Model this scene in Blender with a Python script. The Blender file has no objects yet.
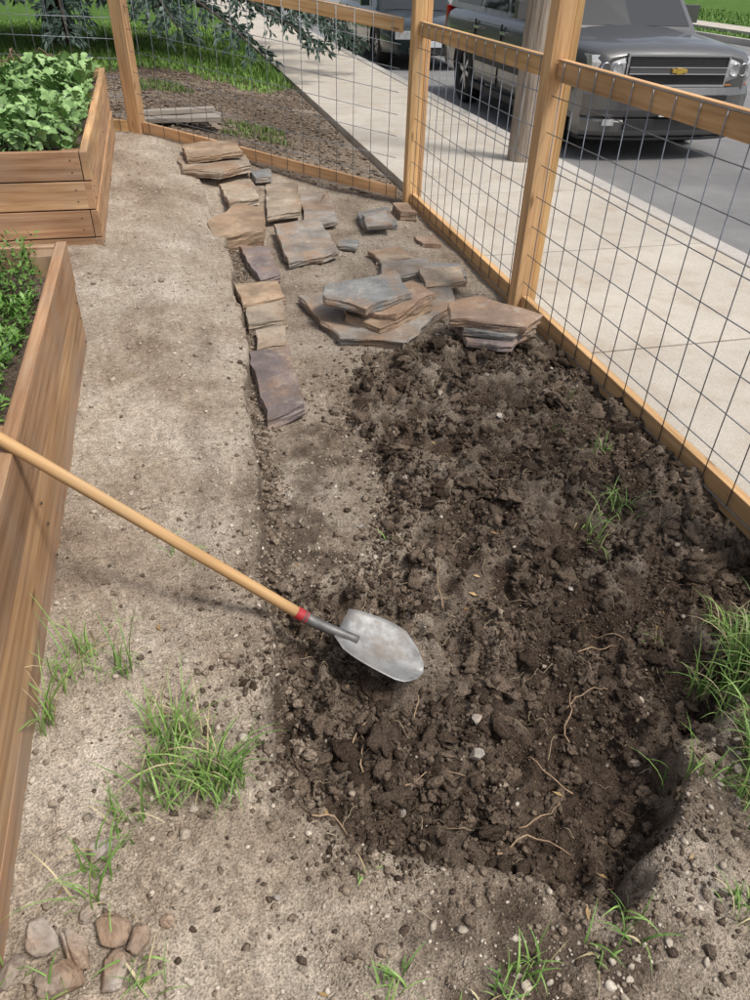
import bpy, bmesh, math, random
import numpy as np
from mathutils import Vector, Matrix
random.seed(7); rng=np.random.default_rng(7)
scene=bpy.context.scene

# ------------------------------------------------------------------ noise
def _h(ix,iy,s):
    n=(ix.astype(np.int64)*374761393+iy.astype(np.int64)*668265263+s*1442695041)&0x7fffffff
    n=((n^(n>>13))*1274126177)&0x7fffffff
    n=(n^(n>>16))&0xffff
    return n/65535.0
def vn(x,y,s=0):
    x=np.asarray(x,float);y=np.asarray(y,float)
    ix=np.floor(x);iy=np.floor(y);fx=x-ix;fy=y-iy
    fx=fx*fx*fx*(fx*(fx*6-15)+10);fy=fy*fy*fy*(fy*(fy*6-15)+10)
    a=_h(ix,iy,s);b=_h(ix+1,iy,s);c=_h(ix,iy+1,s);d=_h(ix+1,iy+1,s)
    return (a+(b-a)*fx)*(1-fy)+(c+(d-c)*fx)*fy
def fbm(x,y,o=4,s=0):
    t=0;a=.5;n=0
    for i in range(o):
        t=t+a*vn(x*2**i+13.7*i,y*2**i-7.1*i,s+i);n+=a;a*=.5
    return t/n-.5
def sm(t):
    t=np.clip(t,0,1);return t*t*(3-2*t)
def sdf(x,y,poly):
    x=np.asarray(x,float);y=np.asarray(y,float)
    dm=np.full(x.shape,1e9);ins=np.zeros(x.shape,bool)
    n=len(poly)
    for i in range(n):
        ax,ay=poly[i];bx,by=poly[(i+1)%n]
        ex,ey=bx-ax,by-ay
        t=np.clip(((x-ax)*ex+(y-ay)*ey)/(ex*ex+ey*ey),0,1)
        dm=np.minimum(dm,np.hypot(x-ax-t*ex,y-ay-t*ey))
        if ay!=by:
            c=((ay>y)!=(by>y))&(x<(bx-ax)*(y-ay)/(by-ay)+ax)
            ins^=c
    return np.where(ins,-dm,dm)

# ------------------------------------------------------------------ terrain
DIG=[(.60,2.75),(.88,3.14),(1.3,3.3),(1.85,3.12),(1.85,1.25),(1.52,1.10),(1.30,.93),(1.08,.82),(.97,.66),(.72,.53),(.44,.67),(.19,.78),(.09,.94),(.07,1.17),(.13,1.40),(.14,1.66),(.33,1.66),(.50,1.70),(.60,2.0),(.66,2.36)]
LY=[0,1.2,1.6,2.1,2.9,4.35,5.9,7.2];LX=[.03,.08,.13,.18,.22,.31,.22,.1]
WY=[0,2,3.3,4.4,7.2,12,20];WZ=[.14,.14,.155,.22,.30,.25,.05]
def digd(x,y):
    w=.07*fbm(x*4,y*4,3,5)+.07*fbm(x*13,y*13,3,8)
    return sdf(x,y,DIG)+w
def ledge(y):return np.interp(y,LY,LX)+.08*fbm(y*3,y*0+2,4,3)
def H(x,y,fine=True):
    x=np.asarray(x,float);y=np.asarray(y,float)
    W=np.interp(y,WY,WZ)
    lx=ledge(y)
    wd=.022+.55*(1-sm((y-.72)/.3))
    t=lx-x+wd*.5-.011
    p1=.085*sm(t/wd)+(W-.085)*np.clip((lx-x)/(lx+.47),0,1)
    p2=W*sm((1.8-x)/2.1)
    b=sm((y-5)/1.8)
    z=p1*(1-b)+p2*b
    z=z+.04*np.exp(-((x+.10)/.16)**2)*sm((y-2.0)/1)*(1-sm((y-5.2)/1.2))
    z=z+.04*(1-sm((y-.75)/.45))*sm(x/.2)
    gar=((x>-2)&(x<1.95)&(y<9))
    near=(x>-.3)&(x<2)&(y>.2)&(y<3.8)
    dk=np.zeros(x.shape)
    if near.any():
        d=digd(x[near],y[near])
        wdt=.045+.06*np.clip(fbm(x[near]*5,y[near]*5,2,44)+.5,0,1)*np.exp(-((y[near]-.8)/.35)**2)
        dk[near]=sm((-d+.012)/wdt)
    nr=1-sm((y-1.25)/.7)
    fl=.025*(1-nr)-.085*nr-.045*np.exp(-((x-.80)**2+(y-.84)**2)/.05)-.03*np.exp(-((x-1.22)**2+(y-1.15)**2)/.05)
    fl=fl+.05*np.exp(-((x-.75)**2+(y-1.4)**2)/.05)+.05*np.exp(-((x-1.25)**2/.12+(y-2.3)**2/.5))
    z=z*(1-dk)+fl*dk
    m=np.where(gar,1.,.35)
    z=z+m*(.035*fbm(x*2.2,y*2.2,3,11)+.014*fbm(x*14,y*14,3,12))
    if fine:
        n1=fbm(x*9,y*9,3,21);n2=fbm(x*26,y*26,3,31)
        z=z+dk*(.095*n1+.07*n2-.03*np.abs(fbm(x*17,y*17,3,33))*2)
        z=z+m*(1-dk)*(.009*fbm(x*45,y*45,2,41)) 
    z=np.where(x>1.86,-.06,z)
    z=np.where((x>3.6)&(x<16.1),-.30,z)
    return z
def grade(a,b,st):return list(np.arange(a,b,st))
xs=[-400,-200,-100,-50,-25,-14,-9,-6,-5,-4,-3.4,-2.9]+grade(-2.5,-.75,.05)+grade(-.75,1.85,.0085)+[1.852,1.87,1.95,2.3,3,3.59,3.62,6,10,14,16.05,16.12,17,20,25,40,80,160,400]
ys=[-400,-150,-60,-25,-10,-4,-2,-1,-.5,-.2,0]+grade(.1,3.5,.0085)+grade(3.5,8.5,.02)+grade(8.5,14,.08)+[14.5,15,16,17,18,20,23,27,32,40,60,100,200,400]
X,Y=np.meshgrid(np.array(xs),np.array(ys))
Zg=H(X,Y)

def np_mesh(name,V,F,mats,col=None,smooth=False,parent=None):
    V=np.ascontiguousarray(V,dtype=np.float32);F=np.ascontiguousarray(F,dtype=np.int32)
    me=bpy.data.meshes.new(name);me.vertices.add(len(V));me.vertices.foreach_set('co',V.ravel())
    k=F.shape[1];me.loops.add(F.size);me.loops.foreach_set('vertex_index',F.ravel())
    me.polygons.add(len(F));me.polygons.foreach_set('loop_start',np.arange(0,F.size,k,dtype=np.int32))
    me.update(calc_edges=True)
    if smooth:me.polygons.foreach_set('use_smooth',np.ones(len(F),bool))
    if col is not None:
        c=np.ones((len(V),4),np.float32);c[:,:3]=col
        a=me.color_attributes.new('Col','FLOAT_COLOR','POINT');a.data.foreach_set('color',c.ravel())
    for m in (mats if isinstance(mats,list) else [mats]):me.materials.append(m)
    o=bpy.data.objects.new(name,me);scene.collection.objects.link(o)
    if parent:o.parent=parent
    return o

# ------------------------------------------------------------------ material helpers
def newmat(name):
    m=bpy.data.materials.new(name);m.use_nodes=True
    return m,m.node_tree.nodes,m.node_tree.links,m.node_tree.nodes['Principled BSDF']
def noise(nd,lk,scale,det=3,rough=.6,vec=None,w=None):
    n=nd.new('ShaderNodeTexNoise');n.inputs['Scale'].default_value=scale;n.inputs['Detail'].default_value=det;n.inputs['Roughness'].default_value=rough
    if vec is not None:lk.new(vec,n.inputs['Vector'])
    return n.outputs['Fac']
def ramp(nd,lk,fac,stops):
    r=nd.new('ShaderNodeValToRGB');e=r.color_ramp.elements
    while len(e)<len(stops):e.new(.5)
    for i,(p,c) in enumerate(stops):
        e[i].position=p;e[i].color=(*c,1) if not isinstance(c,(int,float)) else (c,c,c,1)
    lk.new(fac,r.inputs['Fac']);return r.outputs['Color']
def mix(nd,lk,fac,a,b,mode='MIX'):
    m=nd.new('ShaderNodeMix');m.data_type='RGBA';m.blend_type=mode
    for s,i in ((fac,0),(a,6),(b,7)):
        if isinstance(s,(int,float)):m.inputs[i].default_value=s
        elif isinstance(s,tuple):m.inputs[i].default_value=(*s,1)
        else:lk.new(s,m.inputs[i])
    return m.outputs[2]
def bump(nd,lk,h,dist,b,st=1.0):
    n=nd.new('ShaderNodeBump');n.inputs['Distance'].default_value=dist;n.inputs['Strength'].default_value=st
    lk.new(h,n.inputs['Height']);lk.new(n.outputs['Normal'],b.inputs['Normal']);return n
def objco(nd):
    return nd.new('ShaderNodeTexCoord').outputs['Object']
def simple(name,c,rough=.5,metal=0,coat=0,spec=.5,nz=0):
    m,nd,lk,b=newmat(name);b.inputs['Roughness'].default_value=rough;b.inputs['Metallic'].default_value=metal
    b.inputs['Coat Weight'].default_value=coat;b.inputs['Specular IOR Level'].default_value=spec
    if nz:
        n=noise(nd,lk,nz,3,.6,objco(nd));col=ramp(nd,lk,n,[(.3,tuple(v*.72 for v in c)),(.7,tuple(min(1,v*1.2) for v in c))])
        lk.new(col,b.inputs['Base Color'])
    else:b.inputs['Base Color'].default_value=(*c,1)
    return m

def ground_mat():
    m,nd,lk,b=newmat('earth');v=objco(nd)
    at=nd.new('ShaderNodeVertexColor');at.layer_name='Col'
    sp=nd.new('ShaderNodeSeparateColor');lk.new(at.outputs['Color'],sp.inputs[0])
    n1=noise(nd,lk,2.6,5,.68,v);n2=noise(nd,lk,42,3,.7,v);n3=noise(nd,lk,190,2,.7,v)
    dry=ramp(nd,lk,n1,[(.30,(.235,.178,.130)),(.45,(.355,.288,.220)),(.56,(.43,.362,.287)),(.70,(.54,.47,.39))])
    g=ramp(nd,lk,n2,[(.3,.62),(.5,.97),(.72,1.27)])
    g2=ramp(nd,lk,n3,[(.33,.55),(.5,1.),(.68,1.45)])
    gg=mix(nd,lk,1,g,g2,'MULTIPLY')
    dry=mix(nd,lk,.9,dry,gg,'MULTIPLY')
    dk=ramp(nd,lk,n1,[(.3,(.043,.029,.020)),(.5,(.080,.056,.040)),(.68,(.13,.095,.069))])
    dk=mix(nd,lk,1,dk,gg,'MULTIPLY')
    mul=ramp(nd,lk,n2,[(.3,(.08,.056,.04)),(.55,(.17,.13,.095)),(.72,(.28,.225,.17))])
    gr=ramp(nd,lk,n1,[(.3,(.05,.10,.018)),(.7,(.11,.20,.04))]);gr=mix(nd,lk,.8,gr,g,'MULTIPLY')
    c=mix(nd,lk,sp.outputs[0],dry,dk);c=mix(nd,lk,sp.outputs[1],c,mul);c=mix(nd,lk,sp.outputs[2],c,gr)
    lk.new(c,b.inputs['Base Color']);b.inputs['Roughness'].default_value=.95;b.inputs['Specular IOR Level'].default_value=.12
    bump(nd,lk,mix(nd,lk,.4,n2,n3),.022,b,1)
    return m
EARTH=ground_mat()
colg=np.zeros((X.size,3))
near=(X>-.7)&(X<2)&(Y>0)&(Y<4)
dm=np.zeros(X.shape);d=digd(X[near],Y[near])
xn,yn=X[near],Y[near]
dj=d+.05*fbm(xn*30,yn*30,3,88)
m1=sm((-dj+.02)/.06)
crust_amt=1-.85*np.exp(-((yn-.85)/.3)**2)  # crust thins out around the near hole, leaving the soil colour darker there
crust=np.clip(.9*np.exp(-(((xn-.55)/.12)**2+((yn-1.9)/.34)**2))+crust_amt*(.18*np.clip(8*fbm(xn*2.2,yn*2.2,2,91),0,1)+.30*np.clip(9*fbm(xn*9,yn*9,3,21),0,1)),0,.75)
sp1=np.exp(-(((xn-.5)/.26)**2+((yn-.48)/.16)**2))*1.2+1.1*np.exp(-(((xn-.27)/.17)**2+((yn-1.85)/.32)**2))+.6*np.exp(-(((xn-.45)/.2)**2+((yn-2.4)/.3)**2))
sp1=np.clip(sp1*(1+3*fbm(xn*12,yn*12,3,77)),0,.85)
m1=np.maximum(m1*(1-crust),sp1*(1-.9*np.exp(-(((xn-.55)/.1)**2+((yn-1.9)/.3)**2))))
edge=np.exp(-(d/.14)**2)*.5*np.clip(.5+3*fbm(xn*20,yn*20,3,66),0,1)*(d>0)
dm[near]=np.clip(np.maximum(m1,edge),0,1)
nz=fbm(X*1.5,Y*1.5,3,9)
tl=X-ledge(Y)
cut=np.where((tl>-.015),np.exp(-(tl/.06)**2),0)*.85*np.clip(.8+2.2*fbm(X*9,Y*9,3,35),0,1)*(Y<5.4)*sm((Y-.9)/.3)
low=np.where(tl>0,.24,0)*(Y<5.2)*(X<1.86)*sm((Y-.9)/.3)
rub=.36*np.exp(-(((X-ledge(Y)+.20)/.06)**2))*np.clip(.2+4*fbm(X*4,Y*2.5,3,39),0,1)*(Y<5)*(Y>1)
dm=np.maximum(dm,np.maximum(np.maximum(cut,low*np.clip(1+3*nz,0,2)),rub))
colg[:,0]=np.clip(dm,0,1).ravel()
behind=(Y>5.84)&((Y-5.84)>(1.77-X)*(1.38/2.01))
colg[:,1]=(np.where(behind&(X<1.95),1,0)*np.clip(.85+nz*1.2,0,1)).ravel()
lawn=sm((Y-11.8-nz*2)/.6)*(X<2)+(X>15.5)+(X<-2.4)*sm((Y-3)/2)
colg[:,2]=np.clip(lawn,0,1).ravel()
ny,nx=X.shape
idx=np.arange(nx*ny).reshape(ny,nx)
Fg=np.stack([idx[:-1,:-1],idx[:-1,1:],idx[1:,1:],idx[1:,:-1]],-1).reshape(-1,4)
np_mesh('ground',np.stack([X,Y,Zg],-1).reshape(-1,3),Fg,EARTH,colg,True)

# ------------------------------------------------------------------ generic instancer
def rotm(n):
    q=rng.normal(size=(n,4));q/=np.linalg.norm(q,axis=1)[:,None]
    w,x,y,z=q.T
    return np.stack([1-2*(y*y+z*z),2*(x*y-z*w),2*(x*z+y*w),2*(x*y+z*w),1-2*(x*x+z*z),2*(y*z-x*w),2*(x*z-y*w),2*(y*z+x*w),1-2*(x*x+y*y)],-1).reshape(n,3,3)
def ico(sub):
    bm=bmesh.new();bmesh.ops.create_icosphere(bm,subdivisions=sub,radius=1)
    V=np.array([v.co[:] for v in bm.verts]);F=np.array([[v.index for v in f.verts] for f in bm.faces]);bm.free();return V,F
def lump(V,seed,amp,fr):
    n=fbm(V[:,0]*fr+seed*3.1,V[:,1]*fr+V[:,2]*fr*1.7+seed,3,seed)+fbm(V[:,2]*fr-seed,V[:,0]*fr*.8-V[:,1]*fr,3,seed+50)
    return V*(1+amp*n)[:,None]
def scatter_rocks(name,P,S,sub,mat,cols,flat=.7,rough=.3,smooth=False,sink=.25,amp=1.0,planes=0):
    V0,F0=ico(sub);n=len(P);K=8;grp=rng.integers(0,K,n)
    T=[]
    for k in range(K):
        v=lump(V0,k+3,amp,1.4)
        for j in range(planes):
            nn=rng.normal(size=3);nn/=np.linalg.norm(nn);h=rng.uniform(.55,.85);dd=v@nn
            v=v-np.outer(np.clip(dd-h,0,None),nn)
        T.append(v)
    T=np.array(T)
    R=rotm(n);sc=np.stack([S*rng.uniform(.7,1.2,n),S*rng.uniform(.6,1.1,n),S*rng.uniform(.45,.9,n)],-1)
    jit=1+rng.uniform(-rough,rough,(n,len(V0),1))
    V=T[grp]*jit*sc[:,None,:]
    V=np.einsum('nij,nkj->nki',R,V);V[:,:,2]*=flat
    V=V+P[:,None,:];V[:,:,2]+=(S*(.5-sink))[:,None]
    F=F0[None]+(np.arange(n)*len(V0))[:,None,None]
    C=np.repeat(cols,len(V0),0)
    return np_mesh(name,V.reshape(-1,3),F.reshape(-1,3),mat,C,smooth)
def colmat(name,scale=60,bd=.004,rough=.9,contrast=.35,spec=.2):
    m,nd,lk,b=newmat(name);v=objco(nd);at=nd.new('ShaderNodeVertexColor');at.layer_name='Col'
    n=noise(nd,lk,scale,2,.65,v);g=ramp(nd,lk,n,[(.3,1-contrast),(.7,1+contrast)])
    lk.new(mix(nd,lk,1,at.outputs['Color'],g,'MULTIPLY'),b.inputs['Base Color'])
    b.inputs['Roughness'].default_value=rough;b.inputs['Specular IOR Level'].default_value=spec
    if bd:bump(nd,lk,n,bd,b)
    return m
CLOD=colmat('clod_soil',150,.008,.95,.45,.1);PEB=colmat('pebble_stone',80,.003,.8)
def inpoly(n,x0,x1,y0,y1,fn):
    out=[];c=0
    while c<n:
        x=rng.uniform(x0,x1,n);y=rng.uniform(y0,y1,n);k=fn(x,y);out.append(np.stack([x[k],y[k]],-1));c+=k.sum()
    return np.concatenate(out)[:n]
def PZ(q):return np.concatenate([q,H(q[:,0],q[:,1])[:,None]],1)
def tint(n,a,b,pw=1):
    t=rng.uniform(0,1,(n,1))**pw;return np.array(a)*(1-t)+np.array(b)*t
clus=lambda x,y:np.clip(.35+2.2*fbm(x*7,y*7,3,121),.08,1)
q=inpoly(28000,.0,1.8,.45,3.4,lambda x,y:(digd(x,y)<.01+.06*rng.uniform(size=x.shape)**2)&(rng.uniform(size=x.shape)<clus(x,y)*1.3/(.5+.5*y)))
S=np.clip(rng.lognormal(math.log(.004),.5,len(q)),.0016,.02)
scatter_rocks('soil_crumbs',PZ(q),S,1,CLOD,tint(len(q),(.045,.031,.022),(.20,.152,.112),1.8),.85,.28)
q=inpoly(1900,.0,1.8,.45,3.35,lambda x,y:(digd(x,y)<.0)&(rng.uniform(size=x.shape)<clus(x+3,y)))
S=np.clip(rng.lognormal(math.log(.0135),.5,len(q)),.006,.046)
scatter_rocks('soil_clods',PZ(q),S,3,CLOD,tint(len(q),(.046,.032,.023),(.16,.12,.088),1.4),.75,.04,False,.40,1.8)
q=inpoly(3600,-.45,1.7,.3,5.5,lambda x,y:(digd(x,y)>0)&(rng.uniform(size=x.shape)<np.exp(-np.abs(sdf(x,y,DIG))/.16)))
S=np.clip(rng.lognormal(math.log(.0042),.55,len(q)),.002,.018)
scatter_rocks('soil_clods',PZ(q),S,1,CLOD,tint(len(q),(.07,.05,.037),(.28,.22,.165)),.8,.25)
q=inpoly(2200,-.05,.6,.9,5.2,lambda x,y:(rng.uniform(size=x.shape)<np.exp(-((x-ledge(y)-.035)/.04)**2)*1.4/(.4+y)))
S=np.clip(rng.lognormal(math.log(.0055),.5,len(q)),.002,.02)
scatter_rocks('soil_clods',PZ(q),S,2,CLOD,tint(len(q),(.10,.073,.053),(.32,.255,.195)),.8,.08,False,.3,1.6)
q=inpoly(12000,-.6,1.75,.3,7,lambda x,y:(digd(x,y)>.0)&(rng.uniform(size=x.shape)<1.3/(.4+y)*np.clip(.5+2*fbm(x*3,y*3,3,55),.15,1)))
S=np.clip(rng.lognormal(math.log(.0028),.6,len(q)),.0013,.013)
scatter_rocks('gravel',PZ(q),S,1,PEB,tint(len(q),(.18,.138,.10),(.54,.475,.39)),.7,.2)
q=inpoly(260,-.45,1.75,.4,6,lambda x,y:rng.uniform(size=x.shape)<1.2/(.4+y))
S=np.clip(rng.lognormal(math.log(.0062),.5,len(q)),.003,.018)
scatter_rocks('gravel',PZ(q),S,2,PEB,tint(len(q),(.22,.17,.125),(.50,.44,.36)),.8,.03,False,.1,.8,5)

# ------------------------------------------------------------------ mesh builder
class MB:
    def __init__(s):s.v=[];s.f=[];s.uv=[];s.c=[];s.m=[]
    def board(s,p0,p1,W,T,tint=(1,1,1),mat=0):
        p0=Vector(p0);p1=Vector(p1);W=Vector(W)/2;T=Vector(T)/2;L=(p1-p0).length
        w=W.length*2;t=T.length*2;b=len(s.v)
        for p in (p0,p1):
            s.v+= [p-W-T,p+W-T,p+W+T,p-W+T]
        uo=random.uniform(0,50);vo=random.uniform(0,50)
        F=[(0,1,5,4),(1,2,6,5),(2,3,7,6),(3,0,4,7)];acc=[0,w,w+t,2*w+t,2*w+2*t]
        ax=(p1-p0);flip=ax.cross(W).dot(T)<0
        for i,f in enumerate(F):
            a0,a1=acc[i]+vo,acc[i+1]+vo
            uv=[(uo,a0),(uo,a1),(uo+L,a1),(uo+L,a0)]
            s._f([b+k for k in f],uv,tint,mat,flip)
        s._f([b+3,b+2,b+1,b],[(uo,vo),(uo,vo+.03),(uo+.03,vo+.03),(uo+.03,vo)],tuple(x*.8 for x in tint),mat,flip)
        s._f([b+4,b+5,b+6,b+7],[(uo,vo),(uo,vo+.03),(uo+.03,vo+.03),(uo+.03,vo)],tuple(x*.8 for x in tint),mat,flip)
    def _f(s,f,uv,c,m,flip=False):
        f=list(f);uv=list(uv)
        if not flip:f.reverse();uv.reverse()
        s.f.append(f);s.uv.append(uv);s.c.append(c);s.m.append(m)
    def box(s,c,d,mat=0,tint=(1,1,1)):
        c=Vector(c);s.board(c-Vector((0,d[1]/2,0)),c+Vector((0,d[1]/2,0)),(d[0],0,0),(0,0,d[2]),tint,mat)
    def tube(s,pts,r,n=6,mat=0,tint=(1,1,1),r1=None):
        pts=[Vector(p) for p in pts];b=len(s.v);m=len(pts);acc=0;us=[0]
        for i in range(1,m):acc+=(pts[i]-pts[i-1]).length;us.append(acc)
        for i,p in enumerate(pts):
            d=(pts[min(i+1,m-1)]-pts[max(i-1,0)]).normalized()
            a=d.cross(Vector((0,0,1)) if abs(d.z)<.9 else Vector((1,0,0))).normalized();c=d.cross(a)
            rr=r if r1 is None else r+(r1-r)*i/(m-1)
            for k in range(n):
                t=2*math.pi*k/n;s.v.append(p+(a*math.cos(t)+c*math.sin(t))*rr)
        st=2*math.pi*r/n
        for i in range(m-1):
            for k in range(n):
                k2=(k+1)%n;u,u2=us[i],us[i+1]
                s.f.append([b+i*n+k,b+i*n+k2,b+(i+1)*n+k2,b+(i+1)*n+k]);s.uv.append([(u,k*st),(u,k*st+st),(u2,k*st+st),(u2,k*st)]);s.c.append(tint);s.m.append(mat)
        for e in (list(range(b,b+n))[::-1],list(range(b+(m-1)*n,b+m*n))):
            s.f.append(e);s.uv.append([(0,0)]*n);s.c.append(tint);s.m.append(mat)
    def obj(s,name,mats,bevel=0,smooth=False,parent=None,seg=2):
        me=bpy.data.meshes.new(name);me.from_pydata([tuple(v) for v in s.v],[],s.f)
        me.uv_layers.new(name='UVMap');me.color_attributes.new('Col','FLOAT_COLOR','CORNER')
        uvs=np.array([u for uv in s.uv for u in uv],np.float32)
        cs=np.array([(*c,1.0) for uv,c in zip(s.uv,s.c) for u in uv],np.float32)
        me.uv_layers['UVMap'].data.foreach_set('uv',uvs.ravel())
        me.color_attributes['Col'].data.foreach_set('color',cs.ravel())
        me.polygons.foreach_set('material_index',np.array(s.m,np.int32))
        for m in (mats if isinstance(mats,list) else [mats]):me.materials.append(m)
        if smooth:
            for p in me.polygons:p.use_smooth=True
        me.update()
        o=bpy.data.objects.new(name,me);scene.collection.objects.link(o)
        if bevel:
            md=o.modifiers.new('b','BEVEL');md.width=bevel;md.segments=seg;md.limit_method='ANGLE';md.angle_limit=.6
        if parent:o.parent=parent
        return o

def wood_mat(name,c0,c1,c2,grey=0.0,dirt=False):
    m,nd,lk,b=newmat(name)
    uv=nd.new('ShaderNodeTexCoord').outputs['UV'];mp=nd.new('ShaderNodeMapping');mp.inputs['Scale'].default_value=(2.2,42,1);lk.new(uv,mp.inputs[0])
    n=noise(nd,lk,1.0,4,.6,mp.outputs[0])
    mp2=nd.new('ShaderNodeMapping');mp2.inputs['Scale'].default_value=(1.2,7,1);lk.new(uv,mp2.inputs[0])
    n2=noise(nd,lk,1.0,2,.5,mp2.outputs[0])
    col=ramp(nd,lk,n,[(.28,c0),(.5,c1),(.72,c2)])
    col=mix(nd,lk,1,col,ramp(nd,lk,n2,[(.3,.68),(.7,1.22)]),'MULTIPLY')
    mp3=nd.new('ShaderNodeMapping');mp3.inputs['Scale'].default_value=(2.6,9,1);lk.new(uv,mp3.inputs[0])
    vo=nd.new('ShaderNodeTexVoronoi');vo.inputs['Scale'].default_value=1;lk.new(mp3.outputs[0],vo.inputs['Vector'])
    k=ramp(nd,lk,vo.outputs['Distance'],[(.04,.85),(.13,0.0)])
    col=mix(nd,lk,k,col,tuple(x*.4 for x in c0))
    at=nd.new('ShaderNodeVertexColor');at.layer_name='Col';col=mix(nd,lk,1,col,at.outputs['Color'],'MULTIPLY')
    if grey:
        g=noise(nd,lk,2.5,4,.7,objco(nd));gf=ramp(nd,lk,g,[(.45,0.0),(.72,grey)])
        col=mix(nd,lk,gf,col,(.33,.28,.225))
    if dirt:
        sx=nd.new('ShaderNodeSeparateXYZ');lk.new(objco(nd),sx.inputs[0])
        dd=ramp(nd,lk,sx.outputs[2],[(.15,.85),(.30,0.0)])
        dn=noise(nd,lk,14,4,.7,objco(nd));dn=ramp(nd,lk,dn,[(.35,.1),(.65,1.)])
        f=mix(nd,lk,1,dd,dn,'MULTIPLY');col=mix(nd,lk,f,col,(.30,.24,.185))
    lk.new(col,b.inputs['Base Color']);b.inputs['Roughness'].default_value=.72;b.inputs['Specular IOR Level'].default_value=.3
    bump(nd,lk,n,.0018,b,.9);return m
CEDAR=wood_mat('cedar_boards',(.26,.135,.065),(.42,.24,.125),(.54,.35,.20),.38,True)
POSTW=wood_mat('fence_lumber',(.42,.235,.10),(.60,.365,.175),(.68,.46,.25),.12)
HANDLE=wood_mat('ash_handle',(.42,.24,.10),(.54,.33,.15),(.62,.42,.22),.15)
GREYW=wood_mat('weathered_wood',(.15,.13,.11),(.30,.265,.225),(.42,.38,.33))
def wt(a=.12):
    k=random.uniform(1-a,1+a);return (k,k*random.uniform(.96,1.03),k*random.uniform(.9,1.04))

# ------------------------------------------------------------------ raised beds
def bed(x0,x1,y0,y1,zb0,zb1,zt0,zt1,n,soil):
    mb=MB();th=.04
    def zz(y,f):
        t=(y-y0)/(y1-y0);zb=zb0+(zb1-zb0)*t;zt=zt0+(zt1-zt0)*t;return zb+(zt-zb)*f
    for i in range(n):
        f0=i/n;f1=(i+1)/n;fm=(f0+f1)/2
        for xx in (x0+th/2,x1-th/2):
            hgt=(zt0-zb0)/n-.007
            j=random.uniform(-.004,.004)
            mb.board((xx+j,y0,zz(y0,fm)),(xx+j,y1,zz(y1,fm)),(0,0,hgt),(th,0,0),wt(.22))
        for yy in (y0+th/2,y1-th/2):
            hgt=(zz(yy,1)-zz(yy,0))/n-.007
            mb.board((x0+th+.001,yy,zz(yy,fm)),(x1-th-.001,yy,zz(yy,fm)),(0,0,hgt),(0,th,0),wt(.22))
    for xx in (x0+th+.046,x1-th-.046):
        for yy in (y0+th+.046,y1-th-.046,(y0+y1)/2):
            mb.board((xx,yy,zz(yy,0)),(xx,yy,zz(yy,1)-.012),(.088,0,0),(0,.088,0),wt(.2))
    root=mb.obj('raised_garden_bed',CEDAR,.003)
    gx=np.linspace(x0+th,x1-th,50);gy=np.linspace(y0+th,y1-th,110);A,B=np.meshgrid(gx,gy)
    Z=zz(B,1)-soil+.04*fbm(A*6,B*6,3,51)+.03*fbm(A*25,B*25,2,52)
    id=np.arange(A.size).reshape(A.shape);F=np.stack([id[:-1,:-1],id[:-1,1:],id[1:,1:],id[1:,:-1]],-1).reshape(-1,4)
    np_mesh('bed_soil',np.stack([A,B,Z],-1).reshape(-1,3),F,EARTH,np.tile([[.9,0,0]],(A.size,1)),True,root)
    sb=MB()
    for i in range(n):
        for f in (.3,.7):
            ff=(i+f)/n
            for yy in (y0+.07,y1-.07,(y0+y1)/2):
                c=Vector((x1+.0045,yy+random.uniform(-.01,.01),zz(yy,ff)));sb.tube([c-Vector((.004,0,0)),c],.0045,8)
            for xx in (x1-.09,x0+.09):
                c=Vector((xx,y0-.001,zz(y0,ff)));sb.tube([c+Vector((0,.004,0)),c],.0045,8)
    sb.obj('screws',simple('screw_steel',(.10,.09,.08),.5,.6),parent=root)
    return root,zz
bed2,zz2=bed(-1.67,-.47,.25,3.28,.02,.06,.60,.60,3,.09)
bed1,zz1=bed(-1.75,-.43,4.42,7.15,.12,.18,.72,.80,4,.07)

LEAF=colmat('leaf_green',90,0,.5,.2,.4)
def leaves(name,P,size,template,tiltlo,tilthi,cols,parent=None):
    V0,F0=template;n=len(P);az=rng.uniform(0,2*math.pi,n);ti=rng.uniform(tiltlo,tilthi,n);ro=rng.normal(0,.35,n)
    V=V0[None]*size[:,None,None]
    ca,sa=np.cos(ro),np.sin(ro);x,y,z=V[...,0],V[...,1],V[...,2]
    x,z=x*ca[:,None]+z*sa[:,None],-x*sa[:,None]+z*ca[:,None]
    ct,st=np.cos(ti),np.sin(ti);y,z=y*ct[:,None]-z*st[:,None],y*st[:,None]+z*ct[:,None]
    c,s=np.cos(az),np.sin(az);x,y=x*c[:,None]-y*s[:,None],x*s[:,None]+y*c[:,None]
    V=np.stack([x,y,z],-1)+P[:,None,:]
    F=F0[None]+(np.arange(n)*len(V0))[:,None,None]
    return np_mesh(name,V.reshape(-1,3),F.reshape(-1,F0.shape[1]),LEAF,np.repeat(cols,len(V0),0),False,parent)
def lobed():
    ts=[0,.12,.22,.32,.44,.54,.66,.76,.88,1.0];ws=[.03,.18,.13,.30,.20,.38,.26,.34,.2,0]
    mid=[(0,t,.18*math.sin(t*2.6)) for t in ts]
    L=[(-w,t+.03,.18*math.sin(t*2.6)+.10*w*(1 if i%2 else -1)+w*.25) for i,(t,w) in enumerate(zip(ts,ws))]
    Rr=[(w,t+.03,.18*math.sin(t*2.6)+.10*w*(1 if i%2==0 else -1)+w*.25) for i,(t,w) in enumerate(zip(ts,ws))]
    V=np.array(mid+L+Rr);n=len(ts);F=[]
    for i in range(n-1):F+=[(i,i+1,n+i+1,n+i),(i,2*n+i,2*n+i+1,i+1)]
    return V,np.array(F)
q=rng.uniform(0,1,(4200,2));px=-1.68+q[:,0]*1.18;py=4.55+q[:,1]*2.5
dome=fbm(px*3.3,py*3.3,2,61)+.5
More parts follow.
